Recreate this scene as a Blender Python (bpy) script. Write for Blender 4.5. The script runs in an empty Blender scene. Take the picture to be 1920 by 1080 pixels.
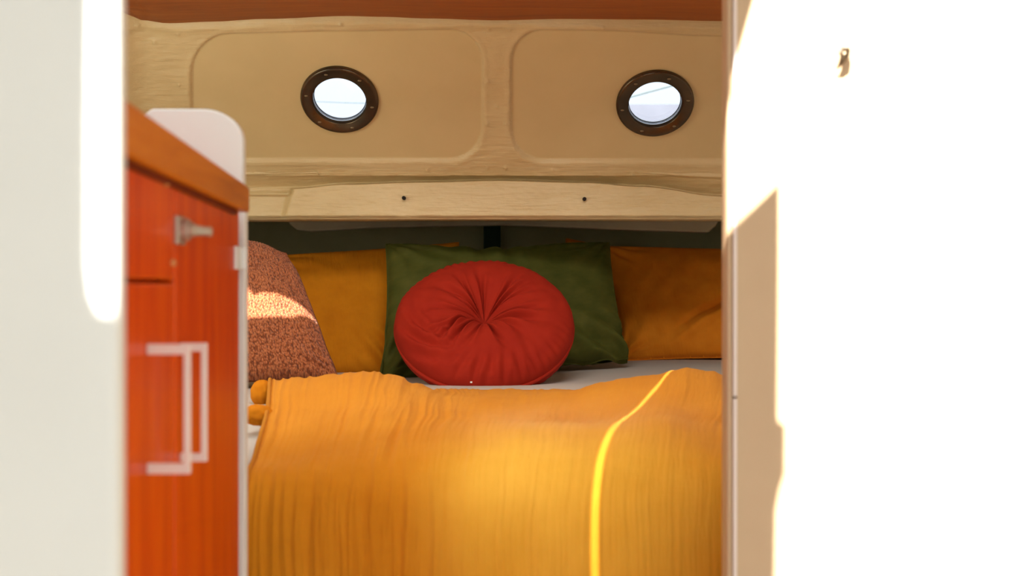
import bpy, bmesh, math, random
from mathutils import Vector, Matrix, noise
random.seed(4)
sc = bpy.context.scene
COL = sc.collection
PI = math.pi

# ------------------------------------------------------------------ camera
ZC = 0.95            # eye height above the cabin sole
F = 2400.0           # focal length in pixels of the 1920 wide frame
cam_d = bpy.data.cameras.new('camera')
cam_d.lens = 45.0; cam_d.sensor_width = 36.0; cam_d.clip_start = 0.05
cam_d.dof.use_dof = True; cam_d.dof.focus_distance = 2.62; cam_d.dof.aperture_fstop = 5.0
cam = bpy.data.objects.new('camera', cam_d); COL.objects.link(cam)
cam.location = (0, 0, ZC); cam.rotation_euler = (PI/2, 0, 0)
sc.camera = cam

# ------------------------------------------------------------------ light
sc.view_settings.view_transform = 'Standard'
sc.view_settings.look = 'None'
sc.view_settings.gamma = 1.0
sc.view_settings.exposure = 0.0
sc.cycles.use_denoising = True
sc.cycles.max_bounces = 10
sc.cycles.sample_clamp_indirect = 6.0

w = bpy.data.worlds.new('sky'); sc.world = w; w.use_nodes = True
wn = w.node_tree.nodes; wl = w.node_tree.links
bg = wn['Background']
tc = wn.new('ShaderNodeTexCoord'); sp = wn.new('ShaderNodeSeparateXYZ'); rmp = wn.new('ShaderNodeValToRGB')
wl.new(tc.outputs['Generated'], sp.inputs[0]); wl.new(sp.outputs['Z'], rmp.inputs[0]); wl.new(rmp.outputs[0], bg.inputs[0])
rmp.color_ramp.elements[0].position = 0.0; rmp.color_ramp.elements[0].color = (0.80, 0.90, 1.0, 1)
rmp.color_ramp.elements[1].position = 0.6; rmp.color_ramp.elements[1].color = (0.88, 0.94, 1.0, 1)
bg.inputs[1].default_value = 1.35

EL = math.radians(40.0)
az = Vector((0.27, 0.963)).normalized()
SUN = Vector((az.x*math.cos(EL), az.y*math.cos(EL), -math.sin(EL)))   # the way the sunlight travels
sd = bpy.data.lights.new('sun', 'SUN'); sd.energy = 21.0; sd.angle = math.radians(0.32); sd.color = (1.0, 0.97, 0.92)
so = bpy.data.objects.new('sun', sd); COL.objects.link(so); so.location = (-2, -4, 5)
so.rotation_euler = SUN.to_track_quat('-Z', 'Y').to_euler()

ROOF_Z = ZC+0.90
def area(name, loc, target, sx, sy, power, col, spread=180):
    d = bpy.data.lights.new(name, 'AREA'); d.shape = 'RECTANGLE'; d.size = sx; d.size_y = sy
    d.energy = power; d.color = col; d.spread = math.radians(spread)
    o = bpy.data.objects.new(name, d); COL.objects.link(o); o.location = loc
    o.rotation_euler = (Vector(target)-Vector(loc)).to_track_quat('-Z', 'Y').to_euler()
    return o
# added fill lamps for berth and locker
area('port_side_fill', (-0.93, 1.95, ZC+0.26), (0.15, 2.75, ZC+0.10), 0.55, 0.36, 4.3, (0.96, 1.0, 0.84))
area('starboard_side_fill', (0.93, 1.85, ZC+0.26), (-0.1, 2.75, ZC+0.10), 0.5, 0.36, 0.5, (0.95, 1.0, 0.84))
area('overhead_berth_fill', (-0.05, 1.62, ROOF_Z-0.03), (0.0, 2.75, ZC-0.1), 0.7, 0.4, 8.0, (0.96, 1.0, 0.96), 130)  # added overhead fill for wall and cushions, no opening above it
area('locker_fill', (-0.62, 0.95, ROOF_Z-0.03), (-0.42, 1.41, ZC+0.12), 0.25, 0.25, 0.75, (0.8, 1.0, 1.05), 60)  # added fill to brighten the partition, no opening above it
# added lamp without a real source: a narrow soft beam on the throw
area('throw_glow_fill', (-0.35, 0.05, ZC+0.86), (0.03, 1.62, ZC-0.215), 0.08, 0.08, 0.27, (0.45, 0.95, 2.2), 16)

def P(px, py, Y):
    return Vector(((px-960)*Y/F, Y, ZC-(py-540)*Y/F))

# ------------------------------------------------------------------ materials
def lin(c):
    return tuple(((v/255)/12.92 if v/255 <= 0.04045 else ((v/255+0.055)/1.055)**2.4) for v in c) + (1,)

class Mat:
    def __init__(s, name, col, rough=0.6, metal=0.0, coat=0.0, sheen=0.0, spec=0.5):
        s.m = bpy.data.materials.new(name); s.m.use_nodes = True
        s.n = s.m.node_tree.nodes; s.l = s.m.node_tree.links
        s.b = s.n['Principled BSDF']
        s.b.inputs['Base Color'].default_value = lin(col)
        s.b.inputs['Roughness'].default_value = rough
        s.b.inputs['Metallic'].default_value = metal
        s.b.inputs['Coat Weight'].default_value = coat
        s.b.inputs['Sheen Weight'].default_value = sheen
        s.b.inputs['Specular IOR Level'].default_value = spec
        s.prev = None
    def coords(s, kind='Object', scale=(1, 1, 1)):
        t = s.n.new('ShaderNodeTexCoord'); mp = s.n.new('ShaderNodeMapping')
        mp.inputs['Scale'].default_value = scale
        s.l.new(t.outputs[kind], mp.inputs[0]); return mp.outputs[0]
    def noise(s, vec, scale, detail=4, rough=0.6, dist=0.0):
        t = s.n.new('ShaderNodeTexNoise'); t.inputs['Scale'].default_value = scale
        t.inputs['Detail'].default_value = detail; t.inputs['Roughness'].default_value = rough
        t.inputs['Distortion'].default_value = dist
        s.l.new(vec, t.inputs['Vector']); return t.outputs[0]
    def voronoi(s, vec, scale, feature='F1'):
        t = s.n.new('ShaderNodeTexVoronoi'); t.inputs['Scale'].default_value = scale; t.feature = feature
        s.l.new(vec, t.inputs['Vector']); return t.outputs[0]
    def wave(s, vec, scale, dist=1.0, direction='X', detail=2, profile='SIN', dscale=1.0):
        t = s.n.new('ShaderNodeTexWave'); t.inputs['Scale'].default_value = scale
        t.inputs['Distortion'].default_value = dist; t.inputs['Detail'].default_value = detail
        t.inputs['Detail Scale'].default_value = dscale
        t.bands_direction = direction; t.wave_profile = profile
        s.l.new(vec, t.inputs['Vector']); return t.outputs[1]
    def ramp(s, fac, cols):
        r = s.n.new('ShaderNodeValToRGB'); e = r.color_ramp.elements
        while len(e) < len(cols): e.new(0.5)
        for k, (p, c) in enumerate(cols): e[k].position = p; e[k].color = lin(c)
        s.l.new(fac, r.inputs[0]); s.l.new(r.outputs[0], s.b.inputs['Base Color']); return s
    def bump(s, h, strength=0.3, dist=0.002):
        t = s.n.new('ShaderNodeBump'); t.inputs['Strength'].default_value = strength; t.inputs['Distance'].default_value = dist
        s.l.new(h, t.inputs['Height'])
        if s.prev: s.l.new(s.prev, t.inputs['Normal'])
        s.prev = t.outputs[0]; s.l.new(s.prev, s.b.inputs['Normal']); return s

def paint(name, col, rough, scale=60, bs=0.25, bd=0.0015, var=6, coat=0.0):
    m = Mat(name, col, rough, coat=coat); v = m.coords()
    c2 = tuple(max(0, c-var) for c in col); c1 = tuple(min(255, c+var) for c in col)
    m.ramp(m.noise(v, 7, 5), [(0.3, c2), (0.7, c1)])
    m.bump(m.noise(v, scale, 5), bs, bd)
    return m.m

M = {}
M['white'] = paint('white_gelcoat', (226, 225, 218), 0.35, 14, 0.08, 0.002, 2)
M['offwhite'] = paint('off_white_paint', (246, 243, 236), 0.5, 20, 0.1, 0.001, 2)
M['beige'] = paint('beige_laminate', (208, 178, 140), 0.5, 12, 0.06, 0.001, 4)
M['bead'] = paint('pale_edge_bead', (242, 226, 214), 0.35, 30, 0.05, 0.001, 2)
M['cream_smooth'] = paint('smooth_cream_panel_paint', (214, 187, 134), 0.42, 26, 0.06, 0.002, 3)
M['cream_paint'] = paint('brushed_cream_paint', (219, 188, 134), 0.33, 90, 0.45, 0.002, 6)
# second, long brush mark bump for the brushed paint
mm = Mat('thick_brushed_cream_paint', (221, 188, 134), 0.34)
v = mm.coords('Object', (6, 40, 60)); v2 = mm.coords()
mm.ramp(mm.noise(v2, 5, 6), [(0.3, (212, 184, 132)), (0.7, (224, 198, 148))])
mm.bump(mm.noise(v, 3, 5, 0.6), 0.7, 0.003); mm.bump(mm.noise(v2, 70, 4), 0.5, 0.002); mm.bump(mm.noise(v2, 9, 2), 0.5, 0.008)
M['cream_rough'] = mm.m
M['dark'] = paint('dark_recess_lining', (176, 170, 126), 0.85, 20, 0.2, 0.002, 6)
M['dark2'] = paint('dim_recess_beam_paint', (200, 186, 156), 0.8, 20, 0.2, 0.002, 6)
M['darkgreen'] = paint('dark_green_post_paint', (30, 54, 36), 0.8, 20, 0.2, 0.002, 6)
M['sole'] = paint('grey_sole_paint', (120, 112, 100), 0.6)
M['sheet'] = paint('grey_cotton_sheet', (204, 192, 182), 0.85, 350, 0.2, 0.0006, 3)
M['black'] = Mat('dark_hole', (30, 20, 12), 0.9).m

def wood(name, c1, c2, c3, rough, coat, grain=(30, 30, 2.2), bands=9):
    m = Mat(name, c2, rough, coat=coat); m.b.inputs['Coat Roughness'].default_value = 0.12
    v = m.coords('Object', grain)
    m.ramp(m.noise(v, 1.6, 8, 0.62, 0.7), [(0.25, c1), (0.5, c2), (0.78, c3)]); m.b.inputs['Specular IOR Level'].default_value = 0.15
    m.bump(m.noise(v, 9, 4), 0.08, 0.001)
    return m.m
M['mahogany'] = wood('varnished_red_mahogany', (196, 52, 0), (226, 78, 0), (238, 100, 4), 0.4, 0.12)
M['rail'] = wood('varnished_teak', (182, 92, 8), (206, 112, 16), (222, 132, 34), 0.45, 0.1, (30, 3, 30))
M['ceilwood'] = wood('brown_varnished_headliner', (176, 88, 26), (196, 104, 34), (212, 122, 44), 0.5, 0.1, (2.5, 30, 30))

m = Mat('aged_bronze', (84, 70, 52), 0.25, 0.7)
v = m.coords(); m.ramp(m.noise(v, 14, 4), [(0.3, (70, 60, 46)), (0.7, (104, 84, 60))]); m.bump(m.noise(v, 60, 3), 0.08, 0.001); M['bronze'] = m.m
M['screw'] = Mat('worn_bronze_screw', (142, 122, 92), 0.4, 0.6).m
M['steel'] = Mat('polished_steel_tube', (225, 232, 240), 0.25, 0.9).m
M['brass'] = paint('dull_brass', (222, 150, 84), 0.4)
m = Mat('satin_aluminium', (250, 244, 238), 0.38, 0.1); v = m.coords('Object', (1, 1, 60)); m.bump(m.noise(v, 20, 2), 0.05, 0.0005); M['alu'] = m.m
m = Mat('cast_chrome', (196, 184, 168), 0.3, 0.6); v = m.coords(); m.bump(m.noise(v, 120, 2), 0.1, 0.0006); M['chrome'] = m.m
M['plastic'] = paint('white_plastic', (240, 238, 232), 0.35, 60, 0.05, 0.0005, 2)
M['gasket'] = Mat('dark_blue_gasket', (16, 34, 58), 0.5).m
g = bpy.data.materials.new('window_glass'); g.use_nodes = True
gn = g.node_tree.nodes; gl = g.node_tree.links; gn.remove(gn['Principled BSDF'])
tr = gn.new('ShaderNodeBsdfTransparent'); gs = gn.new('ShaderNodeBsdfGlossy'); gs.inputs['Roughness'].default_value = 0.02
fr = gn.new('ShaderNodeFresnel'); fr.inputs[0].default_value = 1.45; mx = gn.new('ShaderNodeMixShader')
tr.inputs[0].default_value = (0.97, 0.985, 1.0, 1)
gl.new(fr.outputs[0], mx.inputs[0]); gl.new(tr.outputs[0], mx.inputs[1]); gl.new(gs.outputs[0], mx.inputs[2]); gl.new(mx.outputs[0], gn['Material Output'].inputs[0])
M['glass'] = g

def cloth(name, c1, c2, rough=0.9, sheen=0.08, weave=420, ws=0.25, crinkle=None, cs=0.5):
    m = Mat(name, c1, rough, sheen=sheen, spec=0.2)
    m.b.inputs['Sheen Roughness'].default_value = 0.4
    m.b.inputs['Sheen Tint'].default_value = lin(c2)
    v = m.coords('UV', (1, 1, 1))
    m.ramp(m.noise(v, 9, 5), [(0.3, c1), (0.75, c2)])
    m.bump(m.noise(v, weave, 2), ws, 0.0006)
    if crinkle:
        vv = m.coords('UV', crinkle); m.bump(m.noise(vv, 1.0, 3, 0.6), cs, 0.002)
    return m.m
M['orange'] = cloth('ochre_gauze', (216, 128, 14), (230, 142, 20), crinkle=(90, 9, 1), cs=0.9)
M['orange2'] = cloth('burnt_ochre_cotton', (238, 134, 26), (248, 148, 36), crinkle=(60, 10, 1), cs=0.5)
M['green'] = cloth('olive_velvet', (66, 70, 18), (92, 90, 34), 0.75, 0.7, 500, 0.1)
M['red'] = cloth('brick_red_cotton', (152, 30, 12), (166, 38, 16), 0.85, 0.25, 500, 0.2)
m = Mat('mustard_crinkle_gauze', (232, 150, 24), 0.88, sheen=0.06, spec=0.15)
v = m.coords('UV'); m.ramp(m.noise(v, 6, 5), [(0.3, (220, 136, 22)), (0.75, (232, 150, 34))])
vw = m.coords('UV', (170, 26, 1)); m.bump(m.noise(vw, 1.0, 3, 0.6, 0.3), 0.55, 0.0022)
vw = m.coords('UV', (20, 190, 1)); m.bump(m.noise(vw, 1.0, 2, 0.5), 0.22, 0.0012)
M['mustard'] = m.m
# knitted wool: short upright stitches over a fuzzy ground
m = Mat('terracotta_chunky_knit', (196, 112, 76), 0.95, sheen=0.15, spec=0.1)
v = m.coords('UV', (96, 60, 1)); vo = m.voronoi(v, 1.0)
v2 = m.coords('UV', (180, 110, 1)); n2 = m.noise(v2, 1.0, 3, 0.7)
ad = m.n.new('ShaderNodeMath'); ad.operation = 'MULTIPLY'; m.l.new(vo, ad.inputs[0]); m.l.new(n2, ad.inputs[1])
ad2 = m.n.new('ShaderNodeMath'); ad2.operation = 'MULTIPLY_ADD'; m.l.new(n2, ad2.inputs[0]); ad2.inputs[1].default_value = 0.5; m.l.new(vo, ad2.inputs[2])
m.ramp(ad2.outputs[0], [(0.35, (214, 132, 84)), (0.75, (190, 108, 66)), (1.0, (134, 70, 40))])
inv = m.n.new('ShaderNodeMath'); inv.operation = 'SUBTRACT'; inv.inputs[0].default_value = 1.0; m.l.new(vo, inv.inputs[1])
m.bump(inv.outputs[0], 0.9, 0.004); m.bump(n2, 0.7, 0.003)
M['knit'] = m.m
M['quay'] = paint('pale_grey_dock_wall', (98, 100, 110), 0.8, 20, 0.2, 0.002, 5)
M['rope'] = paint('grey_green_line', (70, 84, 80), 0.8)

# ------------------------------------------------------------------ helpers
def obj(name, bm, mat, parent=None, smooth=True, bevel=0.0, seg=2):
    me = bpy.data.meshes.new(name); bmesh.ops.recalc_face_normals(bm, faces=bm.faces[:]); bm.to_mesh(me); bm.free()
    me.materials.append(mat)
    for p in me.polygons: p.use_smooth = smooth
    o = bpy.data.objects.new(name, me); COL.objects.link(o)
    if parent: o.parent = parent; 
    if bevel:
        b = o.modifiers.new('bevel', 'BEVEL'); b.width = bevel; b.segments = seg; b.limit_method = 'ANGLE'; b.angle_limit = math.radians(35)
        wn_ = o.modifiers.new('wn', 'WEIGHTED_NORMAL'); wn_.keep_sharp = True
    return o
def tag(o, label, cat, group=None):
    o['label'] = label; o['category'] = cat
    if group: o['group'] = group
    return o
def struct(o, label=None):
    o['kind'] = 'structure'
    if label: o['label'] = label
    return o
def empty(name, loc):
    o = bpy.data.objects.new(name, None); COL.objects.link(o); o.empty_display_size = 0.05; o.location = loc; return o
def under(ch, root):
    ch.parent = root; ch.matrix_parent_inverse = Matrix.Translation(-Vector(root.location)); return ch
def box(bm, a, b):
    x0, y0, z0 = a; x1, y1, z1 = b
    vs = [bm.verts.new(p) for p in ((x0,y0,z0),(x1,y0,z0),(x1,y1,z0),(x0,y1,z0),(x0,y0,z1),(x1,y0,z1),(x1,y1,z1),(x0,y1,z1))]
    for f in ((0,3,2,1),(4,5,6,7),(0,1,5,4),(1,2,6,5),(2,3,7,6),(3,0,4,7)): bm.faces.new([vs[i] for i in f])
    return vs
def B(a, b):
    bm = bmesh.new(); box(bm, a, b); return bm
def prism(pts, off):
    """closed outline (3D points) extruded by a vector"""
    bm = bmesh.new(); off = Vector(off)
    a = [bm.verts.new(p) for p in pts]; c = [bm.verts.new(Vector(p)+off) for p in pts]
    bm.faces.new(a); bm.faces.new(c[::-1]); n = len(pts)
    for i in range(n): bm.faces.new((a[i], a[(i+1) % n], c[(i+1) % n], c[i]))
    return bm
def cyl(bm, c, axis, r, h, n=24, r2=None):
    axis = Vector(axis).normalized(); q = axis.to_track_quat('Z', 'Y').to_matrix().to_4x4()
    mt = Matrix.Translation(Vector(c)) @ q @ Matrix.Translation((0, 0, h/2))
    bmesh.ops.create_cone(bm, cap_ends=True, segments=n, radius1=r, radius2=r if r2 is None else r2, depth=h, matrix=mt)
def ball(bm, c, r, scale=(1,1,1), n=16):
    bmesh.ops.create_uvsphere(bm, u_segments=n*2, v_segments=n, radius=r, matrix=Matrix.Translation(Vector(c)) @ Matrix.Diagonal((*scale, 1)))
def grid(bm, rows, uv=True, closed=False):
    vs = [[bm.verts.new(p) for p in r] for r in rows]
    L = bm.loops.layers.uv.verify(); nr = len(rows); nc = len(rows[0])
    for i in range(nr-1):
        for j in range(nc-1 + (1 if closed else 0)):
            k = (j+1) % nc
            f = bm.faces.new((vs[i][j], vs[i][k], vs[i+1][k], vs[i+1][j]))
            for lp, (a, b) in zip(f.loops, ((j, i), (j+1, i), (j+1, i+1), (j, i+1))): lp[L].uv = (a/(nc-1), b/(nr-1))
    return vs
def sstep(a, b, x):
    t = max(0.0, min(1.0, (x-a)/(b-a))); return t*t*(3-2*t)
def interp(pts, x):
    if x <= pts[0][0]: return pts[0][1]
    for (x0, y0), (x1, y1) in zip(pts, pts[1:]):
        if x <= x1:
            t = (x-x0)/(x1-x0); t = t*t*(3-2*t); return y0+(y1-y0)*t
    return pts[-1][1]
def nz(x, y, z=0.0): return noise.noise(Vector((x, y, z)))

# ------------------------------------------------------------------ the cabin top, its openings cut to shape the sun patches
ROOF = ZC+0.90
def back(px, py, Y, z=ROOF):
    p = P(px, py, Y); t = (z-p.z)/(-SUN.z); return p - SUN*t
holes = []
# opening that lights the bulkhead on the right
holes.append([back(x, y, 1.35) for x, y in ((1432,-70),(1412,0),(1392,72),(1372,148),(1371,178),(1353,240),(1352.6,330),(1352.6,438),(1362,441),(1386,415),(1420,384),(1460,345),(1460,500),(1459,650),(1458,790),(1472,797),(1472,890),(1462,920),(1455,960),(1453,1130),(2080,1130),(2080,-70))])
# opening that lights the strip of the bulkhead on the left
holes.append([back(x, y, 0.75) for x, y in ((166,-80),(229,-80),(229,300),(229,480),(222,560),(212,588),(186,588),(172,560),(164,505),(163,300))])
# the slot of sun across the throw: a roof cut shaped to cast that stripe
def slotpt(x, y, z, dx): 
    t = (ROOF-z)/(-SUN.z); return Vector((x+dx, y, z)) - SUN*t
a, b_ = (0.302, 2.30, ZC-0.140), (0.102, 1.55, ZC-0.55)
hw = 0.0018
holes.append([slotpt(*a, -hw), slotpt(*a, hw), slotpt(*b_, hw*1.0), slotpt(*b_, -hw*1.0)])
# small opening that lights the knitted cushion
holes.append([back(x, y, 2.50) for x, y in ((425,540),(450,544),(463,534),(474,552),(490,540),(512,538),(530,539),(552,548),(586,570),(565,573),(548,586),(520,597),(480,612),(425,630))])
holes.append([back(x, y, 3.06) for x, y in ((531,482),(551,480),(544,497),(533,503))])
def flat_with_holes(outer, hs, z, th):
    bm = bmesh.new()
    loops = [[(x, y) for x, y in outer]] + [[(p.x, p.y) for p in h] for h in hs]
    es = []
    for lp in loops:
        vs = [bm.verts.new((x, y, z)) for x, y in lp]
        es += [bm.edges.new((vs[i], vs[(i+1) % len(vs)])) for i in range(len(vs))]
    bmesh.ops.triangle_fill(bm, use_beauty=True, use_dissolve=False, edges=es)
    ex = bmesh.ops.extrude_face_region(bm, geom=bm.faces[:])
    off = -SUN*(th/(-SUN.z))
    for e in ex['geom']:
        if isinstance(e, bmesh.types.BMVert): e.co += off
    return bm
roof = obj('ceiling', flat_with_holes([(-0.98,-1.45),(0.98,-1.45),(0.98,2.1),(-0.98,2.1)], holes, ROOF, 0.02), M['offwhite'], smooth=False); struct(roof, 'white cabin top with openings shaped to cast the sun patches')

# wooden headliner over the berth, its front edge cut in a wavy line against the end wall
YW0, ZW0, TW = 2.8, ZC+0.2543, 0.9           # foot of the sloping end wall, and how far it leans per metre of height
KW = YW0 + TW*(ZW0-ZC)
def wallp(px, py, d=0.0):
    """point of the sloping end wall seen at (px, py); d = height of relief towards the cabin"""
    a = (px-960)/F; b = (540-py)/F; Y = KW/(1+TW*b)
    return Vector((a*Y, Y, ZC+b*Y)) + Vector((0, -0.743, -0.669))*d
edge = [(200,-8),(232,6),(250,16),(270,24),(320,30),(400,27),(500,22),(650,16.5),(720,18),(800,21),(930,24.5),(1050,22),(1200,23),(1353,26),(1700,32)]
bm = bmesh.new(); r0 = []; r1 = []; r2 = []
for k in range(121):
    px = 150+(1750-150)*k/120; py = interp(edge, px)
    q = wallp(px, py, 0.028); r0.append(q); r1.append(Vector((q.x, 2.1, ZC+0.56))); r2.append(q+Vector((0, 0.0, 0.08)))
grid(bm, [r1, r0, r2]); o = obj('ceiling', bm, M['ceilwood']); struct(o, 'brown varnished wooden headliner over the berth')
bm = B((-0.98, 2.08, ZC+0.56), (0.98, 2.1, ROOF+0.02)); o = obj('trim_2', bm, M['ceilwood'], smooth=False); struct(o)
bm = B((-0.98, 2.1, ZC+0.60), (0.98, 2.75, ZC+0.62)); o = obj('ceiling', bm, M['offwhite'], smooth=False); struct(o, 'deck above the headliner')

# ------------------------------------------------------------------ sloping end wall with two pressed panels
PORTS = [(637, 186), (1228, 193)]
RO, RI = 0.0815, 0.0558
def rbox(px, py, x0, y0, x1, y1, r):
    cx, cy = (x0+x1)/2, (y0+y1)/2; hx, hy = (x1-x0)/2-r, (y1-y0)/2-r
    dx, dy = abs(px-cx)-hx, abs(py-cy)-hy
    return math.hypot(max(dx, 0), max(dy, 0)) + min(max(dx, dy), 0) - r
RIV = [(291,76),(335,60),(337,156),(460,58),(570,60),(700,58),(798,58),(915,148),(914,228),(914,311),(948,228),(948,311),(931,197),(955,148),(916,52),(955,52),
       (475,322),(598,321),(802,315),(1035,316),(1185,323),(1078,55),(1250,60),(1310,62),(262,40),(950,30),(640,40),(1130,46)]
def relief(px, py):
    top1 = interp([(330,72),(450,60),(640,56),(860,53)], px); top2 = interp([(960,53),(1100,54),(1353,66),(1500,74)], px)
    s1 = rbox(px, py-(top1-55), 360, 55, 905, 298-(top1-55), 62); s2 = rbox(px, py-(top2-55), 958, 55, 1500, 300-(top2-55), 62)
    s = min(s1, s2)
    d = 0.0065*sstep(-3, 3, s)
    d += 0.0010*math.exp(-((s-7)/4.0)**2)
    rolled = interp([(230,40),(330,50),(640,38),(950,42),(1353,48)], px)
    d += 0.010*math.exp(-((py-rolled)/9.0)**2)*(0.6+0.4*nz(px*0.02, 3))
    if s > 4:
        d += 0.0011*nz(px*0.05, py*0.12, 1.0) + 0.0018*nz(px*0.012, py*0.03, 2.0)
        for x, y in RIV:
            if abs(px-x) < 8 and abs(py-y) < 8:
                d += 0.0035*math.exp(-((px-x)**2+(py-y)**2)/9.0)
    if px < 285: d += 0.10*((285-px)/60.0)**2*0.35
    if px > 255 and px < 262: d += 0.0
    return d
bm = bmesh.new(); rows = []
NX, NY = 560, 150
for i in range(NY+1):
    py = -20+(326+20)*i/NY; rows.append([wallp(px, py, relief(px, py)) for px in [175+(1520-175)*j/NX for j in range(NX+1)]])
grid(bm, rows)
kill = []
pc = [wallp(*p) for p in PORTS]
for f in bm.faces:
    c = f.calc_center_median()
    if any((c-q).length < RI+0.010 for q in pc): kill.append(f)
bmesh.ops.delete(bm, geom=kill, context='FACES')
o = obj('wall_front', bm, M['cream_rough']); struct(o, 'cream painted sloping end wall with two pressed panels')
# the smooth infill of the two panels has finer paint than the brushed frame round it
o.data.materials.append(M['cream_smooth'])
def inpanel(v):
    px = 960+v.x/v.y*F; py = 540-(v.z-ZC)/v.y*F
    top1 = interp([(330,72),(450,60),(640,56),(860,53)], px); top2 = interp([(960,53),(1100,54),(1353,66),(1500,74)], px)
    return min(rbox(px, py-(top1-55), 360, 55, 905, 298-(top1-55), 62), rbox(px, py-(top2-55), 958, 55, 1500, 300-(top2-55), 62)) < -3
for p in o.data.polygons:
    if inpanel(p.center): p.material_index = 1

# portholes
AX = Vector((0, 0.743, 0.669)); UX = Vector((1, 0, 0)); UY = AX.cross(UX).normalized()
def ring(c, prof, n=96, ax=AX):
    """lathe a profile of (radius, depth along the outward axis) about c"""
    bm = bmesh.new(); rows = []
    for r, h in prof: rows.append([c + ax*h + (UX*math.cos(2*PI*k/n)+UY*math.sin(2*PI*k/n))*r for k in range(n)])
    grid(bm, rows, closed=True); return bm
for k, c in enumerate(pc):
    root = empty('window_%d' % (k+1), c); struct(root, 'round porthole')
    under(obj('flange', ring(c, [(RI, 0.004),(RI,-0.007),(RI+0.002,-0.009),(RO-0.006,-0.009),(RO-0.004,-0.0095),(RO-0.001,-0.007),(RO,-0.004),(RO,0.006)]), M['bronze']), root)
    under(obj('tube', ring(c, [(RI, 0.002),(RI-0.0005, 0.014),(RI+0.008, 0.014),(RI+0.009, 0.0)]), M['steel']), root)
    under(obj('gasket', ring(c, [(RI-0.0005,0.0075),(RI-0.002,0.0075),(RI-0.002,0.0095),(RI-0.0005,0.0095)]), M['gasket']), root)
    bm = bmesh.new(); cyl(bm, c+AX*0.0085, AX, RI-0.001, 0.004, 64)
    under(obj('pane', bm, M['glass'], smooth=False), root)
    for q in range(6):
        a = math.radians((12 if k == 0 else 42)+60*q + (0 if k == 0 else 8)); s = c + (UX*math.cos(a)+UY*math.sin(a))*(RO*0.845) - AX*0.009
        bm = bmesh.new(); ball(bm, s, 0.0042, (1, 0.55, 0.55), 8)
        d = UX*0.0035; 
        under(obj('screw', bm, M['screw']), root)

# ledge and deck beam under the wall
def beam_rel(px, py):
    g1 = interp([(440,329),(650,326),(800,322),(930,319),(1150,325),(1353,334),(1500,340)], px)
    g2 = interp([(440,352),(545,348),(650,340),(800,336),(930,333),(1100,337),(1200,344),(1353,362),(1500,372)], px)
    d = 0.006 - 0.008*sstep(g1-2, g1+1, py) - 0.034*max(0, min(1, (py-g1)/(g2-g1)))
    d -= 0.0
    left = sstep(538, 556, px-(py-350)*-0.25)*(1-sstep(1300, 1345, px)*sstep(352, 340, py)*0)
    d += 0.052*sstep(g2+1, g2+8, py)*left
    if px < 560:
        d += 0.034*sstep(362, 369, py)*(1-left) + 0.006*math.exp(-((py-354)/6)**2)*(1-left)
    d += 0.002*nz(px*0.02, py*0.05, 4)+0.0008*nz(px*0.08, py*0.15, 7)
    d -= 0.010*sstep(404, 411, py)
    for x, y in ((475,322),(598,321),(802,315),(1035,316),(1185,323)):
        pass
    return d
bm = bmesh.new(); rows = []
for i in range(91):
    py = 318+(411-318)*i/90; rows.append([P(px, py, 2.80)+Vector((0, -beam_rel(px, py), 0)) for px in [175+(1520-175)*j/500 for j in range(501)]])
last = rows[-1]
rows.append([p+Vector((0, 0.05, -0.0005)) for p in last]); rows.append([p+Vector((0, 0.10, 0.0)) for p in last])
rows.append([p+Vector((0, 0.10, 0.14)) for p in last])
grid(bm, rows); beam = obj('trim_1', bm, M['cream_rough']); struct(beam, 'cream painted deck beam under the end wall')
for x, y in ((757,371),(1096,373)):
    bm = bmesh.new(); q = P(x, y, 2.775); cyl(bm, q+Vector((0,-0.0005,0)), (0, 1, 0), 0.0042, 0.03, 20)
    h = obj('bolt_hole', bm, M['black'], smooth=False); h.parent = beam

# dark recess under the foredeck
bm = bmesh.new(); box(bm, (-1.3, 2.9, ZC+0.235), (1.3, 3.95, ZC+0.255)); o = obj('ceiling', bm, M['dark'], smooth=False); struct(o, 'underside of the foredeck')
bm = B((-1.3, 3.9, 0.0), (1.3, 3.95, ZC+0.235)); o = obj('wall_back', bm, M['dark'], smooth=False); struct(o, 'dark lining at the head of the berth')
def rr(px0, py0, px1, py1, r, Y):
    pts = [P(px0, py0, Y), P(px1, py0, Y)]
    for cx, a0 in ((px1-r, 0), (px0+r, 90)):
        for k in range(9):
            a = math.radians(a0+90*k/8); pts.append(P(cx+r*math.cos(a), py1-r+r*math.sin(a), Y))
    return pts
bm = prism([P(535, 392, 3.4), P(1350, 392, 3.4), P(1350, 410, 3.4), P(1342, 424, 3.4), P(1328, 436, 3.4), P(1200, 432, 3.4), P(940, 422, 3.4), P(700, 427, 3.4), P(580, 434, 3.4), P(556, 431, 3.4), P(542, 420, 3.4)], (0, 0.05, 0))
o = obj('trim_3', bm, M['dark2'], smooth=False, bevel=0.004); struct(o, 'dim inner deck beam with rounded ends')
bm = B((P(906,0,3.8).x, 3.86, 0.6), (P(938,0,3.8).x, 3.9, ZC+0.235)); o = obj('trim_4', bm, M['darkgreen'], smooth=False); struct(o, 'dark green post in the recess')

# hull sides, sole
for nm, x0, x1 in (('wall_left', -1.0, -0.98), ('wall_right', 0.98, 1.0)):
    o = obj(nm, B((x0, -1.45, 0), (x1, 2.9, ROOF+0.02)), M['offwhite'], smooth=False); struct(o, 'hull side')
for nm, x0, x1 in (('wall_left', -1.32, -1.0), ('wall_right', 1.0, 1.32)):
    o = obj(nm, B((x0, 2.88, 0), (x1, 3.95, ZC+0.255)), M['dark'], smooth=False); struct(o, 'hull side beside the berth head')
o = obj('floor', B((-1.0, -1.45, -0.02), (1.0, 3.95, 0.0)), M['sole'], smooth=False); struct(o, 'cabin sole')

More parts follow.
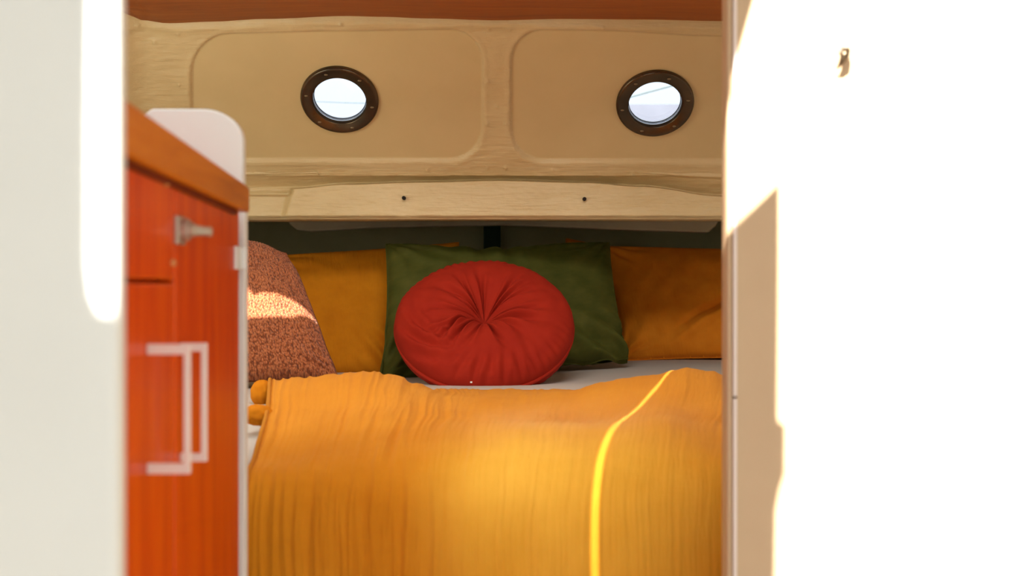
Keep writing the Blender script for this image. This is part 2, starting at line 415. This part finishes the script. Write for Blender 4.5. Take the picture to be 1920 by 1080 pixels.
# white bulkhead close on the left, rounded edge towards the doorway
xe = P(235, 0, 0.762).x
pts = [(-0.98, 0.75), (xe-0.006, 0.75)]
for k in range(1, 9):
    a = math.radians(-90+90*k/8); pts.append((xe-0.006+0.006*math.cos(a), 0.756+0.006*math.sin(a)))
pts += [(xe, 0.762), (-0.98, 0.762)]
bm = prism([(x, y, 0.0) for x, y in pts], (0, 0, ROOF)); o = obj('wall_left', bm, M['white'], smooth=False, bevel=0.0); struct(o, 'white bulkhead with rounded edge beside the wooden locker')

# beige bulkhead on the right, with jamb, pale edge bead and joint
YB = 1.35
x0, x1, x2 = P(1353,0,YB+0.034).x, P(1374,0,YB).x, P(1381.5,0,YB).x
o = obj('wall_right', B((x2, YB, 0), (0.98, YB+0.03, ROOF)), M['beige'], smooth=False, bevel=0.001); struct(o, 'beige bulkhead beside the doorway, mostly in full sun')
o = obj('trim_5', B((x0, YB-0.001, 0), (x1, YB+0.034, ROOF)), M['beige'], smooth=False, bevel=0.004); struct(o, 'beige door jamb')
bm = bmesh.new(); zj = P(0, 745, YB).z
box(bm, (x1, YB-0.003, 0), (x2, YB+0.03, zj-0.001)); box(bm, (x1, YB-0.003, zj+0.001), (x2, YB+0.03, ROOF))
o = obj('trim_6', bm, M['bead'], smooth=False, bevel=0.001); struct(o, 'pale edge bead with a joint')

# small metal hook on the bulkhead
c = P(1580, 100, YB)
root = tag(empty('wall_hook', c), 'small dull metal hook on the sunlit white bulkhead', 'hook')
bm = bmesh.new(); cyl(bm, c+Vector((0.0, 0.0, 0.004)), (0, -1, 0), 0.0052, 0.004, 20); cyl(bm, c+Vector((0,-0.004,0.004)), (0,-1,0.3), 0.003, 0.008, 12)
under(obj('hook_base', bm, M['chrome'], smooth=False), root)
bm = bmesh.new(); pth = [Vector((0.001,-0.008,0.005)), Vector((0.0,-0.014,0.001)), Vector((-0.002,-0.016,-0.006)), Vector((-0.005,-0.013,-0.013)), Vector((-0.008,-0.008,-0.018))]
rad = [0.0035, 0.0045, 0.0048, 0.003, 0.0012]; rows = []
for p, r in zip(pth, rad):
    rows.append([c+p+Vector((math.cos(2*PI*k/12)*r, math.sin(2*PI*k/12)*r*0.7, 0)) for k in range(12)])
vs = grid(bm, rows, closed=True); bm.faces.new(vs[0]); bm.faces.new(vs[-1][::-1])
under(obj('hook_arm', bm, M['bronze']), root)

# outside, seen through the portholes
o = obj('dock_wall', B((0.55, 6.0, 0.0), (2.6, 6.4, P(0, 195.5, 6.0).z)), M['quay'], smooth=False); tag(o, 'pale grey dock wall seen through the right porthole', 'wall')
def tube(name, pts, r, mat, n=10):
    bm = bmesh.new(); rows = []
    for i, p in enumerate(pts):
        t = (pts[min(i+1, len(pts)-1)]-pts[max(i-1, 0)]).normalized(); s = t.cross(Vector((0, 0, 1)))
        if s.length < 1e-3: s = t.cross(Vector((1, 0, 0)))
        s.normalize(); u = s.cross(t)
        rows.append([p+(s*math.cos(2*PI*k/n)+u*math.sin(2*PI*k/n))*r for k in range(n)])
    vs = grid(bm, rows, closed=True); bm.faces.new(vs[0]); bm.faces.new(vs[-1][::-1]); return obj(name, bm, mat)
def sag(a, b, s, n=24): return [a.lerp(b, i/n)-Vector((0, 0, s*4*(i/n)*(1-i/n))) for i in range(n+1)]
o = tube('mooring_line', sag(P(1120, 199, 5), P(1330, 142, 5), 0.0), 0.0025, M['rope']); tag(o, 'thin grey line slanting across the right porthole', 'rope')
o = tube('mooring_line', sag(P(540, 187, 5), P(740, 194, 5), 0.004), 0.0012, M['rope']); tag(o, 'faint thin line crossing the left porthole', 'rope')

# ------------------------------------------------------------------ mahogany locker
XF = -0.2975
def onface(px, py, x=XF):
    Y = x*F/(px-960); return Vector((x, Y, ZC-(py-540)*Y/F))
YG = onface(328, 0).y; YE = 1.40
ztop = ZC+0.10
root = tag(empty('wooden_locker', (-0.6, 1.1, 0)), 'tall varnished red mahogany locker with slanted top rail and metal handles', 'cabinet')
bm = bmesh.new(); box(bm, (-0.95, 0.80, 0.0), (XF-0.018, YE, ztop))
under(obj('body', bm, M['mahogany'], smooth=False, bevel=0.002), root)
zs = onface(280, 527).z
gap = 0.0016
def door(y0, y1, z0, z1, name='door'):
    return under(obj(name, B((XF-0.018, y0+gap, z0+gap), (XF, y1-gap, z1-gap)), M['mahogany'], smooth=False, bevel=0.0025), root)
d_low = door(0.80, YG, 0.05, zs); d_up = door(0.80, YG, zs, ztop); d_r = door(YG, YE-0.003, 0.05, ztop)
def sub(o, par, mat=None):
    o.parent = par; o.matrix_parent_inverse = par.matrix_parent_inverse.copy() @ Matrix(); o.matrix_parent_inverse = Matrix(); 
    o.location = -Vector(root.location)*0; return o
def attach(o, par):
    # par carries identity own transform and root offset through its parent inverse
    o.parent = par; return o
# rail
n = 24; rows = []; 
def railpt(px, py): return onface(px, py, -0.285)
bm = bmesh.new()
nearY = 0.80; pA, pB = railpt(236, 181), railpt(463, 344); qA, qB = railpt(236, 288), railpt(463, 396)
def lerpY(a, b, Y): return a.z+(b.z-a.z)*(Y-a.y)/(b.y-a.y)
for i in range(n+1):
    Y = nearY+(pB.y+0.012-nearY)*i/n; zt = lerpY(pA, pB, Y)+0.003*math.sin(PI*i/n)*0; zb = lerpY(qA, qB, Y)
    xo = -0.285
    rows.append([Vector((xo-0.03, Y, zb)), Vector((xo-0.002, Y, zb)), Vector((xo, Y, zb+0.002)), Vector((xo, Y, zt-0.004)), Vector((xo-0.004, Y, zt)), Vector((xo-0.03, Y, zt))])
vs = grid(bm, rows, closed=True); bm.faces.new(vs[0]); bm.faces.new(vs[-1][::-1])
r_ = under(obj('top_rail', bm, M['rail'], smooth=False), root); r_['label'] = 'amber teak rail along the locker top'
# dark lip under the rail, its brown standing in for shade
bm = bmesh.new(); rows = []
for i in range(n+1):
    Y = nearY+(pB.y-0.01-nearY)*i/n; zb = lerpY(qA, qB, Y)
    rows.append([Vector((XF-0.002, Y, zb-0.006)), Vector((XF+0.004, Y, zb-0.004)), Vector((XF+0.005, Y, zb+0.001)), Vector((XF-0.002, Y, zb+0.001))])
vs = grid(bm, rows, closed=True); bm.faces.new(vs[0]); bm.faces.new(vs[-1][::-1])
under(obj('shadow_lip', bm, wood('shadow_brown_mahogany', (96, 30, 8), (112, 36, 10), (128, 44, 12), 0.4, 0.2), smooth=False), root)
def handle(par, Y, out, z1, z0, leg, th=0.0052):
    bm = bmesh.new(); x = XF+out
    box(bm, (x-th, Y-th/2, z0), (x, Y+th/2, z1))
    box(bm, (XF, Y-th/2, z1-leg), (x-th, Y+th/2, z1)); box(bm, (XF, Y-th/2, z0), (x-th, Y+th/2, z0+leg))
    h = obj('handle', bm, M['alu'], smooth=False, bevel=0.0006); h.parent = par; return h
handle(d_low, 1.045, 0.035, ZC-(645-540)*1.045/F, ZC-(888-540)*1.045/F, 0.0085)
handle(d_r, 1.150, 0.0235, ZC-(643-540)*1.15/F, ZC-(865-540)*1.15/F, 0.0075)
# turn latch across the gap
L = empty('latch', (0, 0, 0)); 
bm = bmesh.new(); c = onface(334, 431)
box(bm, (XF, c.y-0.014, c.z-0.013), (XF+0.003, c.y+0.016, c.z+0.012)); cyl(bm, c, (1, 0, 0), 0.010, 0.010, 20); cyl(bm, c+Vector((0.008,0,0)), (1,0,0), 0.0065, 0.006, 16)
for dz in (-0.010, 0.010): cyl(bm, c+Vector((0.002, -0.010, dz)), (1, 0, 0), 0.002, 0.002, 10)
la = obj('latch', bm, M['chrome'], smooth=False, bevel=0.0006); la.parent = d_r
bpy.data.objects.remove(L)
bm = bmesh.new(); rows = []
for t, w_, h_ in ((0, 0.006, 0.006), (0.3, 0.0045, 0.005), (0.7, 0.0035, 0.004), (1.0, 0.0045, 0.0045), (1.04, 0.002, 0.002)):
    p = c+Vector((0.010+0.016*t, 0.004+0.012*t, -0.001*t)); rows.append([p+Vector((0, math.cos(2*PI*k/12)*w_, math.sin(2*PI*k/12)*h_)) for k in range(12)])
vs = grid(bm, rows, closed=True); bm.faces.new(vs[0]); bm.faces.new(vs[-1][::-1])
lv = obj('latch_lever', bm, M['chrome']); lv.parent = d_r
# screw caps
for x, y, r in ((309, 343, 0.0038), (322, 493, 0.0036)):
    q = onface(x, y); bm = bmesh.new(); cyl(bm, q, (1, 0, 0), r, 0.0035, 20, r*0.7); s = obj('screw_cap', bm, M['brass'], smooth=False, bevel=0.0006); s.parent = d_up
# white hinge at the far edge
q = onface(446, 484); bm = bmesh.new(); box(bm, (XF, q.y-0.022, q.z-0.0125), (XF+0.0035, YE-0.003, q.z+0.0125)); cyl(bm, Vector((XF+0.005, YE-0.006, q.z-0.0125)), (0,0,1), 0.004, 0.025, 14)
h = obj('hinge', bm, M['plastic'], smooth=False, bevel=0.001); h.parent = d_r; h['label'] = 'white plastic hinge'

# white half-height partition with a rounded top corner, behind the locker
YP = 1.41; xr = P(459.5, 0, YP).x; xr2 = P(455.5, 0, YP).x; zt = P(0, 204, YP).z; r = 0.036
pts = [Vector((-0.95, YP, 0.0)), Vector((xr, YP, 0.0)), Vector((xr, YP, ZC+0.08)), Vector((xr2, YP, ZC+0.10))]
for k in range(13):
    a = math.radians(90*k/12); pts.append(Vector((xr2-r*1.25+r*1.25*math.cos(a), YP, zt-r+r*math.sin(a))))
pts += [P(284, 204, YP), P(270, 215, YP), P(200, 215, YP), Vector((-0.95, YP, P(0,215,YP).z))]
o = obj('partition', prism(pts, (0, 0.016, 0)), M['offwhite'], smooth=False, bevel=0.002)
tag(o, 'white half-height partition with a rounded top corner behind the wooden locker', 'partition')

# ------------------------------------------------------------------ berth
def bedz(x, Y):
    return ZC-0.196 + 0.016*sstep(0.0, 0.45, x)*sstep(2.5, 3.1, Y)*(1-0.5*sstep(3.1,3.6,Y)) + 0.003*nz(x*4, Y*4) - 0.034*(1-sstep(1.68, 2.15, Y))
bm = bmesh.new(); rows = []
prof = [(1.64, -0.50), (1.63, -0.34), (1.635, -0.29)] + [(1.70-0.06*math.cos(math.radians(a)) , -0.294+0.062*math.sin(math.radians(a))) for a in (20, 45, 70)]
for Y, dz in prof: rows.append([Vector((-0.97+1.94*j/80, Y, ZC+dz)) for j in range(81)])
for i in range(60):
    Y = 1.70+(3.88-1.70)*(i+0.3)/59.3; rows.append([Vector((-0.97+1.94*j/80, Y, bedz(-0.97+1.94*j/80, Y))) for j in range(81)])
rows.append([Vector((-0.97+1.94*j/80, 3.88, ZC-0.50)) for j in range(81)])
vs = grid(bm, rows); bm.faces.new([bm_v for bm_v in vs[0]][::1] + vs[-1][::-1])
mat_o = tag(empty('mattress', (0, 2.7, 0.45)), 'berth mattress in a smooth grey fitted sheet under the cushions', 'mattress')
under(obj('fitted_sheet', bm, M['sheet']), mat_o)
bm = B((-0.97, 1.62, 0.0), (0.97, 3.88, ZC-0.505)); o = obj('berth_base', bm, M['offwhite'], smooth=False); tag(o, 'white berth base below the grey mattress', 'bed base')

# mustard throw: crest at the back, over the berth end and hanging down in front
crest = [(440,728),(495,716),(560,709),(620,703),(690,698),(740,706),(780,722),(830,738),(880,744),(940,745),(1000,743),(1060,736),(1130,716),(1170,710),(1230,706),(1262,697),(1290,692),(1330,698),(1370,712),(1400,722)]
def throw_pt(u, v):
    # v in 0..5 through control rows
    cr = lambda px: interp(crest, px)
    lx = [500, 503, 497, 476, 459, 457]; rx = [1410, 1400, 1385, 1372, 1362, 1362]
    R = []
    def pxv(k): return lx[k]+(rx[k]-lx[k])*u
    p = pxv(1)
    R.append(Vector((P(p, 0, 2.42).x, 2.42, bedz(P(p,0,2.42).x, 2.42)+0.004)))
    R.append(P(p, cr(p), 2.20))
    p2 = pxv(2); mid = 0.5*(interp([(490,775),(700,770),(900,785),(1100,790),(1250,770),(1385,770)], p2)+interp([(490,775),(700,760),(900,775),(1100,775),(1250,745),(1385,760)], p2))
    R.append(P(p2, mid, 1.86))
    p3 = pxv(3); R.append(P(p3, interp([(470,850),(700,830),(950,815),(1150,812),(1250,805),(1380,830)], p3), 1.655))
    p4 = pxv(4); R.append(P(p4, 925, 1.565)); p5 = pxv(5); R.append(P(p5, 1180, 1.55))
    ctrl = [R[0]*2-R[1]] + R + [R[-1]*2-R[-2]]
    k = min(4, int(v)); t = v-k; a, b, c, d = ctrl[k], ctrl[k+1], ctrl[k+2], ctrl[k+3]
    return 0.5*((2*b)+(c-a)*t+(2*a-5*b+4*c-d)*t*t+(3*b-a-3*c+d)*t**3)
NU, NV = 620, 300
base = [[throw_pt(j/NU, 5*i/NV) for j in range(NU+1)] for i in range(NV+1)]
rows = []
for i in range(NV+1):
    r = []
    for j in range(NU+1):
        p = base[i][j]; u = j/NU; v = i/NV
        a = base[i][min(j+1, NU)]-base[i][max(j-1, 0)]; b = base[min(i+1, NV)][j]-base[max(i-1, 0)][j]
        nrm = a.cross(b).normalized()*-1
        if nrm.z < 0 and nrm.y > 0: nrm = -nrm
        wob = 0.012*nz(u*3, v*4, 5)+0.005*nz(u*8, v*10, 9)
        k1 = nz((u+wob)*54, v*2.2, 0.3); k2 = nz((u+wob*1.3)*120, v*6.0, 2.1)
        amp = 0.0042*(1-0.72*sstep(0.25, 0.72, u))*(0.65+0.5*nz(u*5, v*5, 11))
        d = amp*(1-abs(k1)*2.2) + 0.0007*k2 + 0.005*nz(u*5, v*3.5, 21)+0.0022*nz(u*14, v*7, 31)
        # a soft diagonal pleat and the lump on the right
        d += 0.004*math.exp(-((u-0.56-0.08*(0.55-v))/0.02)**2)*math.exp(-((v-0.62)/0.10)**2)
        if i == 0: d = 0
        r.append(p+nrm*d)
    rows.append(r)
bm = bmesh.new(); grid(bm, rows)
throw = tag(empty('throw_blanket', (0.0, 1.9, ZC-0.19)), 'mustard yellow crinkled gauze throw draped over the end of the berth', 'blanket')
o = under(obj('blanket_cloth', bm, M['mustard']), throw)
s = o.modifiers.new('solid', 'SOLIDIFY'); s.thickness = 0.003; s.offset = -1
# hem stitched along the left edge
pts = [rows[i][3]+Vector((-0.001, 0, 0.001)) for i in range(10, NV+1, 3)]
bm = bmesh.new(); rr_ = []
for i, p in enumerate(pts):
    t = (pts[min(i+1, len(pts)-1)]-pts[max(i-1, 0)]).normalized(); s_ = t.cross(Vector((1, 0, 0))).normalized(); q_ = s_.cross(t)
    rr_.append([p+(s_*math.cos(2*PI*k/8)+q_*math.sin(2*PI*k/8))*(0.0032+0.0008*nz(i*0.4, 1)) for k in range(8)])
L_ = grid(bm, rr_, closed=True); under(obj('hem', bm, M['mustard']), throw)
# two wool tassel balls at the corner
for c, r, scl in ((P(492, 737, 2.17), 0.0205, (0.95, 1, 1.1)), (P(484, 778, 1.88), 0.0185, (1.15, 1.0, 0.85))):
    bm = bmesh.new(); ball(bm, c, r, (1,1,1), 26)
    for v_ in bm.verts:
        dd = v_.co-c; nn = dd.normalized()
        k = 1+0.10*nz(nn.x*2.2+c.z*9, nn.y*2.2, nn.z*2.2)+0.05*nz(nn.x*9, nn.y*9, nn.z*9)+0.03*random.random()
        v_.co = c+Vector((dd.x*scl[0], dd.y*scl[1], dd.z*scl[2]))*k
    under(obj('pompom', bm, cloth('wool_pompom', (206, 118, 14), (222, 134, 20), 0.95, 0.5)), throw)

# ------------------------------------------------------------------ cushions
def pillow(name, bl, br, tr_, tl, T, mat, label, pinch=0.05, wr=0.004, seed=0, n=130, grp=None, power=0.42, extra=None, parent_parts=None, base=0.15, edge=None):
    bl, br, tr_, tl = map(Vector, (bl, br, tr_, tl))
    N = (br-bl).cross(tl-bl).normalized()
    if N.y > 0: N = -N
    ex = (br-bl).length; ey = (tl-bl).length
    def pos(u, v, side):
        cu, cv = 2*u-1, 2*v-1
        pu = cu*(1-pinch*(1-cv*cv)**1.0*abs(cu)); pv = cv*(1-pinch*(1-cu*cu)*abs(cv))
        if edge: 
            pu += edge(u, v)[0]; pv += edge(u, v)[1]
        uu, vv = (pu+1)/2, (pv+1)/2
        p = bl*(1-uu)*(1-vv)+br*uu*(1-vv)+tr_*uu*vv+tl*(1-uu)*vv
        h = T*(max(0, (1-abs(cu)**2.6))*max(0, (1-abs(cv)**2.6)))**power
        rim = min(1-abs(cu), 1-abs(cv))
        wk = wr*(nz(u*5+seed, v*5, seed)+0.6*nz(u*11+seed, v*8, seed+3))*min(1, rim*6)
        # gathers running in from the corners
        for sx in (-1, 1):
            for sy in (-1, 1):
                dx, dy = cu-sx, cv-sy; rr = math.hypot(dx, dy); an = math.atan2(dy, dx)
                wk += wr*1.1*math.exp(-(rr/0.55)**2)*math.sin(an*11+seed+sx*2+sy+2.5*nz(rr*3, an*2, seed))*min(1, rim*8)
        if extra: wk += extra(u, v)
        return p + N*side*(h+wk*(1 if side > 0 else 0.6))
    root = None
    bm = bmesh.new()
    fr_ = [[pos(i/n, j/n, 1) for i in range(n+1)] for j in range(n+1)]
    nb = 40
    bk = [[pos(i/nb, j/nb, -1) for i in range(nb+1)] for j in range(nb+1)]
    grid(bm, fr_); grid(bm, [r[::-1] for r in bk])
    bmesh.ops.remove_doubles(bm, verts=bm.verts[:], dist=0.0001)
    root = tag(empty(name, (bl+br)/2), label, 'cushion', grp)
    c_ = under(obj('cover', bm, mat), root)
    # seam round the rim
    pts = [pos(i/60, 0, 1) for i in range(60)]+[pos(1, i/60, 1) for i in range(60)]+[pos(1-i/60, 1, 1) for i in range(60)]+[pos(0, 1-i/60, 1) for i in range(60)]
    bm = bmesh.new(); rws = []; m_ = len(pts)
    for i, p in enumerate(pts):
        t = (pts[(i+1) % m_]-pts[i-1]).normalized(); s_ = t.cross(N).normalized()
        rws.append([p+(s_*math.cos(2*PI*k/6)+N*math.sin(2*PI*k/6))*0.0022 for k in range(6)])
    rws.append(rws[0]); grid(bm, rws, closed=True); under(obj('seam', bm, mat), root)
    return root
G = None
# left ochre cushion
pillow('cushion', P(560, 705, 2.97), P(838, 706, 2.97), P(860, 455, 3.10), P(512, 480, 3.10), 0.055, M['orange'],
       'ochre gauze cushion between the knitted cushion and the green velvet cushion', 0.02, 0.004, 3,
       edge=lambda u, v: (0, -0.055*math.sin(PI*u)**1.0*sstep(0.6, 1.0, v)*0.3),
       extra=lambda u, v: 0.010*math.sin((u*1.1+v*0.8)*38)*sstep(0.35, 0.62, u)*(1-sstep(0.15, 0.42, v))+0.0012*nz(u*60, v*5, 2))
# the ochre cushion far right
pillow('cushion', P(1172, 676, 3.28), P(1420, 670, 3.2), P(1440, 470, 3.42), P(1128, 462, 3.42), 0.06, M['orange2'],
       'burnt orange cushion leaning beside the bulkhead edge on the far side of the green one', 0.02, 0.006, 8,
       extra=lambda u, v: 0.014*math.exp(-((v-0.05-0.75*(u-0.35))/0.05)**2)*sstep(0.3, 0.6, u)-0.010*math.exp(-((v-0.16-0.75*(u-0.35))/0.03)**2)*sstep(0.35, 0.6, u))
# a further cushion of which only a corner rises behind the green one
pillow('cushion', P(1040, 690, 3.52), P(1250, 690, 3.52), P(1240, 476, 3.62), P(1062, 448, 3.62), 0.04, M['orange2'],
       'orange cushion of which only a corner shows above the green velvet cushion', 0.02, 0.003, 5)
# green velvet
pillow('cushion', P(712, 716, 2.78), P(1178, 676, 2.98), P(1142, 455, 3.10), P(724, 457, 2.95), 0.07, M['green'],
       'large olive green velvet cushion behind the round red one', 0.035, 0.006, 12,
       edge=lambda u, v: (0, -0.10*(math.exp(-((u-0.45)/0.28)**2))*sstep(0.45, 1.0, v)),
       extra=lambda u, v: (0.008*math.sin(u*62+2*math.sin(u*9))*math.exp(-((u-0.42)/0.17)**2)*sstep(0.72, 0.95, v) + 0.014*math.sin((u*0.8+v*0.7)*46)*sstep(0.66, 0.9, u)*(1-sstep(0.12, 0.42, v)) + 0.012*math.sin((u*1.4-v*0.5)*40)*(1-sstep(0.04, 0.2, u))*(1-sstep(0.2, 0.5, v))))
# knitted
pillow('cushion', P(330, 722, 2.46), P(632, 706, 2.52), P(540, 462, 2.64), P(350, 442, 2.58), 0.06, M['knit'],
       'terracotta chunky knit cushion with a patch of sun, beside the locker', 0.0, 0.004, 17, n=220,
       edge=lambda u, v: (-0.10*math.exp(-((1-u)/0.16)**2-((1-v)/0.14)**2)+0.012*nz(v*7, 1), -0.12*math.exp(-((1-u)/0.20)**2-((1-v)/0.16)**2)),
       extra=lambda u, v: 0.0016*math.sin(u*230)*(0.6+0.4*math.sin(v*300+(1.5 if int(u*36) % 2 else 0))))

# round red cushion
C0 = P(908, 613, 2.70); R = 0.186; T = 0.062
tl_ = math.radians(47)   # leaning back from upright
N = Vector((0.0, -math.cos(tl_), math.sin(tl_))); U = Vector((1, 0, -0.02)).normalized(); V = N.cross(U).normalized()
if V.z < 0: V = -V
root = tag(empty('round_cushion', C0), 'round brick red cushion gathered to a button at its centre', 'cushion')
bm = bmesh.new(); rows = []; na = 420; ns = 90
folds = [(random.uniform(0, 2*PI), random.uniform(0.05, 0.11), random.uniform(0.5, 1.0), random.uniform(-0.25, 0.25)) for _ in range(15)]
folds += [(math.radians(225)+random.uniform(-0.5, 0.5), 0.05, 1.3, random.uniform(-0.3, 0.3)) for _ in range(5)]
folds += [(math.radians(55)+random.uniform(-0.35, 0.35), 0.06, 1.0, random.uniform(-0.2, 0.2)) for _ in range(3)]
for i in range(ns+1):
    s = i/ns; row = []
    ph = s*PI
    for j in range(na):
        a = 2*PI*j/na
        x = math.sin(ph); side = math.cos(ph)
        rr0 = abs(x)**0.62
        r = R*rr0*(1+0.015*math.cos(2*a)); q = rr0
        h = T*math.copysign(abs(side)**0.75, side)
        dim = math.exp(-(q/0.20)**1.3)
        h *= (1-0.88*dim)
        d = 0
        for fa, fw, fs, sk in folds:
            da = (a-fa-sk*q*1.6+PI) % (2*PI)-PI
            wv = fw*(0.55+0.9*q)
            d -= 0.0105*fs*math.exp(-(da/wv)**2)*math.exp(-((q-0.28)/0.30)**2)
            d += 0.0040*fs*math.exp(-((abs(da)-wv*1.9)/(wv*1.1))**2)*math.exp(-((q-0.35)/0.30)**2)
        d += 0.0022*math.sin(a*58+3*nz(a*3, q*3))*sstep(0.80, 0.97, q)*(0.5+0.5*math.sin(a*2+4))
        d += 0.004*nz(math.cos(a)*2.6*q, math.sin(a)*2.6*q, 6)+0.0016*nz(math.cos(a)*9*q, math.sin(a)*9*q, 2)
        # crumples low on the left of the face
        la_ = math.exp(-((a-math.radians(215))/0.45)**2)*math.exp(-((q-0.78)/0.2)**2)
        d += 0.009*la_*math.sin(q*40+a*11)
        lb_ = math.exp(-((a-math.radians(275))/0.6)**2)*math.exp(-((q-0.86)/0.14)**2)
        d += 0.005*lb_*math.sin(a*34+q*12)
        lc_ = math.exp(-((a-math.radians(-38))/0.35)**2)*math.exp(-((q-0.75)/0.2)**2)
        d += 0.006*lc_*math.sin(a*26-q*20)
        hh = h+d*(1 if side > 0 else 0.5)
        row.append(C0+U*(math.cos(a)*r)+V*(math.sin(a)*r)+N*hh)
    rows.append(row)
grid(bm, rows, closed=True); bmesh.ops.remove_doubles(bm, verts=bm.verts[:], dist=0.0001)
under(obj('cover', bm, M['red']), root)
bm = bmesh.new(); rows = []
for i in range(181):
    a = 2*PI*i/180; c = C0+U*(math.cos(a)*R*1.004)+V*(math.sin(a)*R*1.004)+N*0.0
    t = (U*-math.sin(a)+V*math.cos(a)); s_ = t.cross(N)
    rows.append([c+(s_*math.cos(2*PI*k/8)+N*math.sin(2*PI*k/8))*0.004 for k in range(8)])
grid(bm, rows, closed=True); under(obj('piping', bm, M['red']), root)
bm = bmesh.new(); ball(bm, C0+N*(T*0.10), 0.006, (1, 0.7, 1), 12); under(obj('button', bm, M['red']), root)
q = C0-V*(R*1.0)+U*(-0.02)+N*0.03; bm = B(q-Vector((0.002, 0.001, 0.002)), q+Vector((0.002, 0.001, 0.001))); t_ = under(obj('care_tag', bm, M['plastic'], smooth=False), root); t_['label'] = 'tiny white care tag'
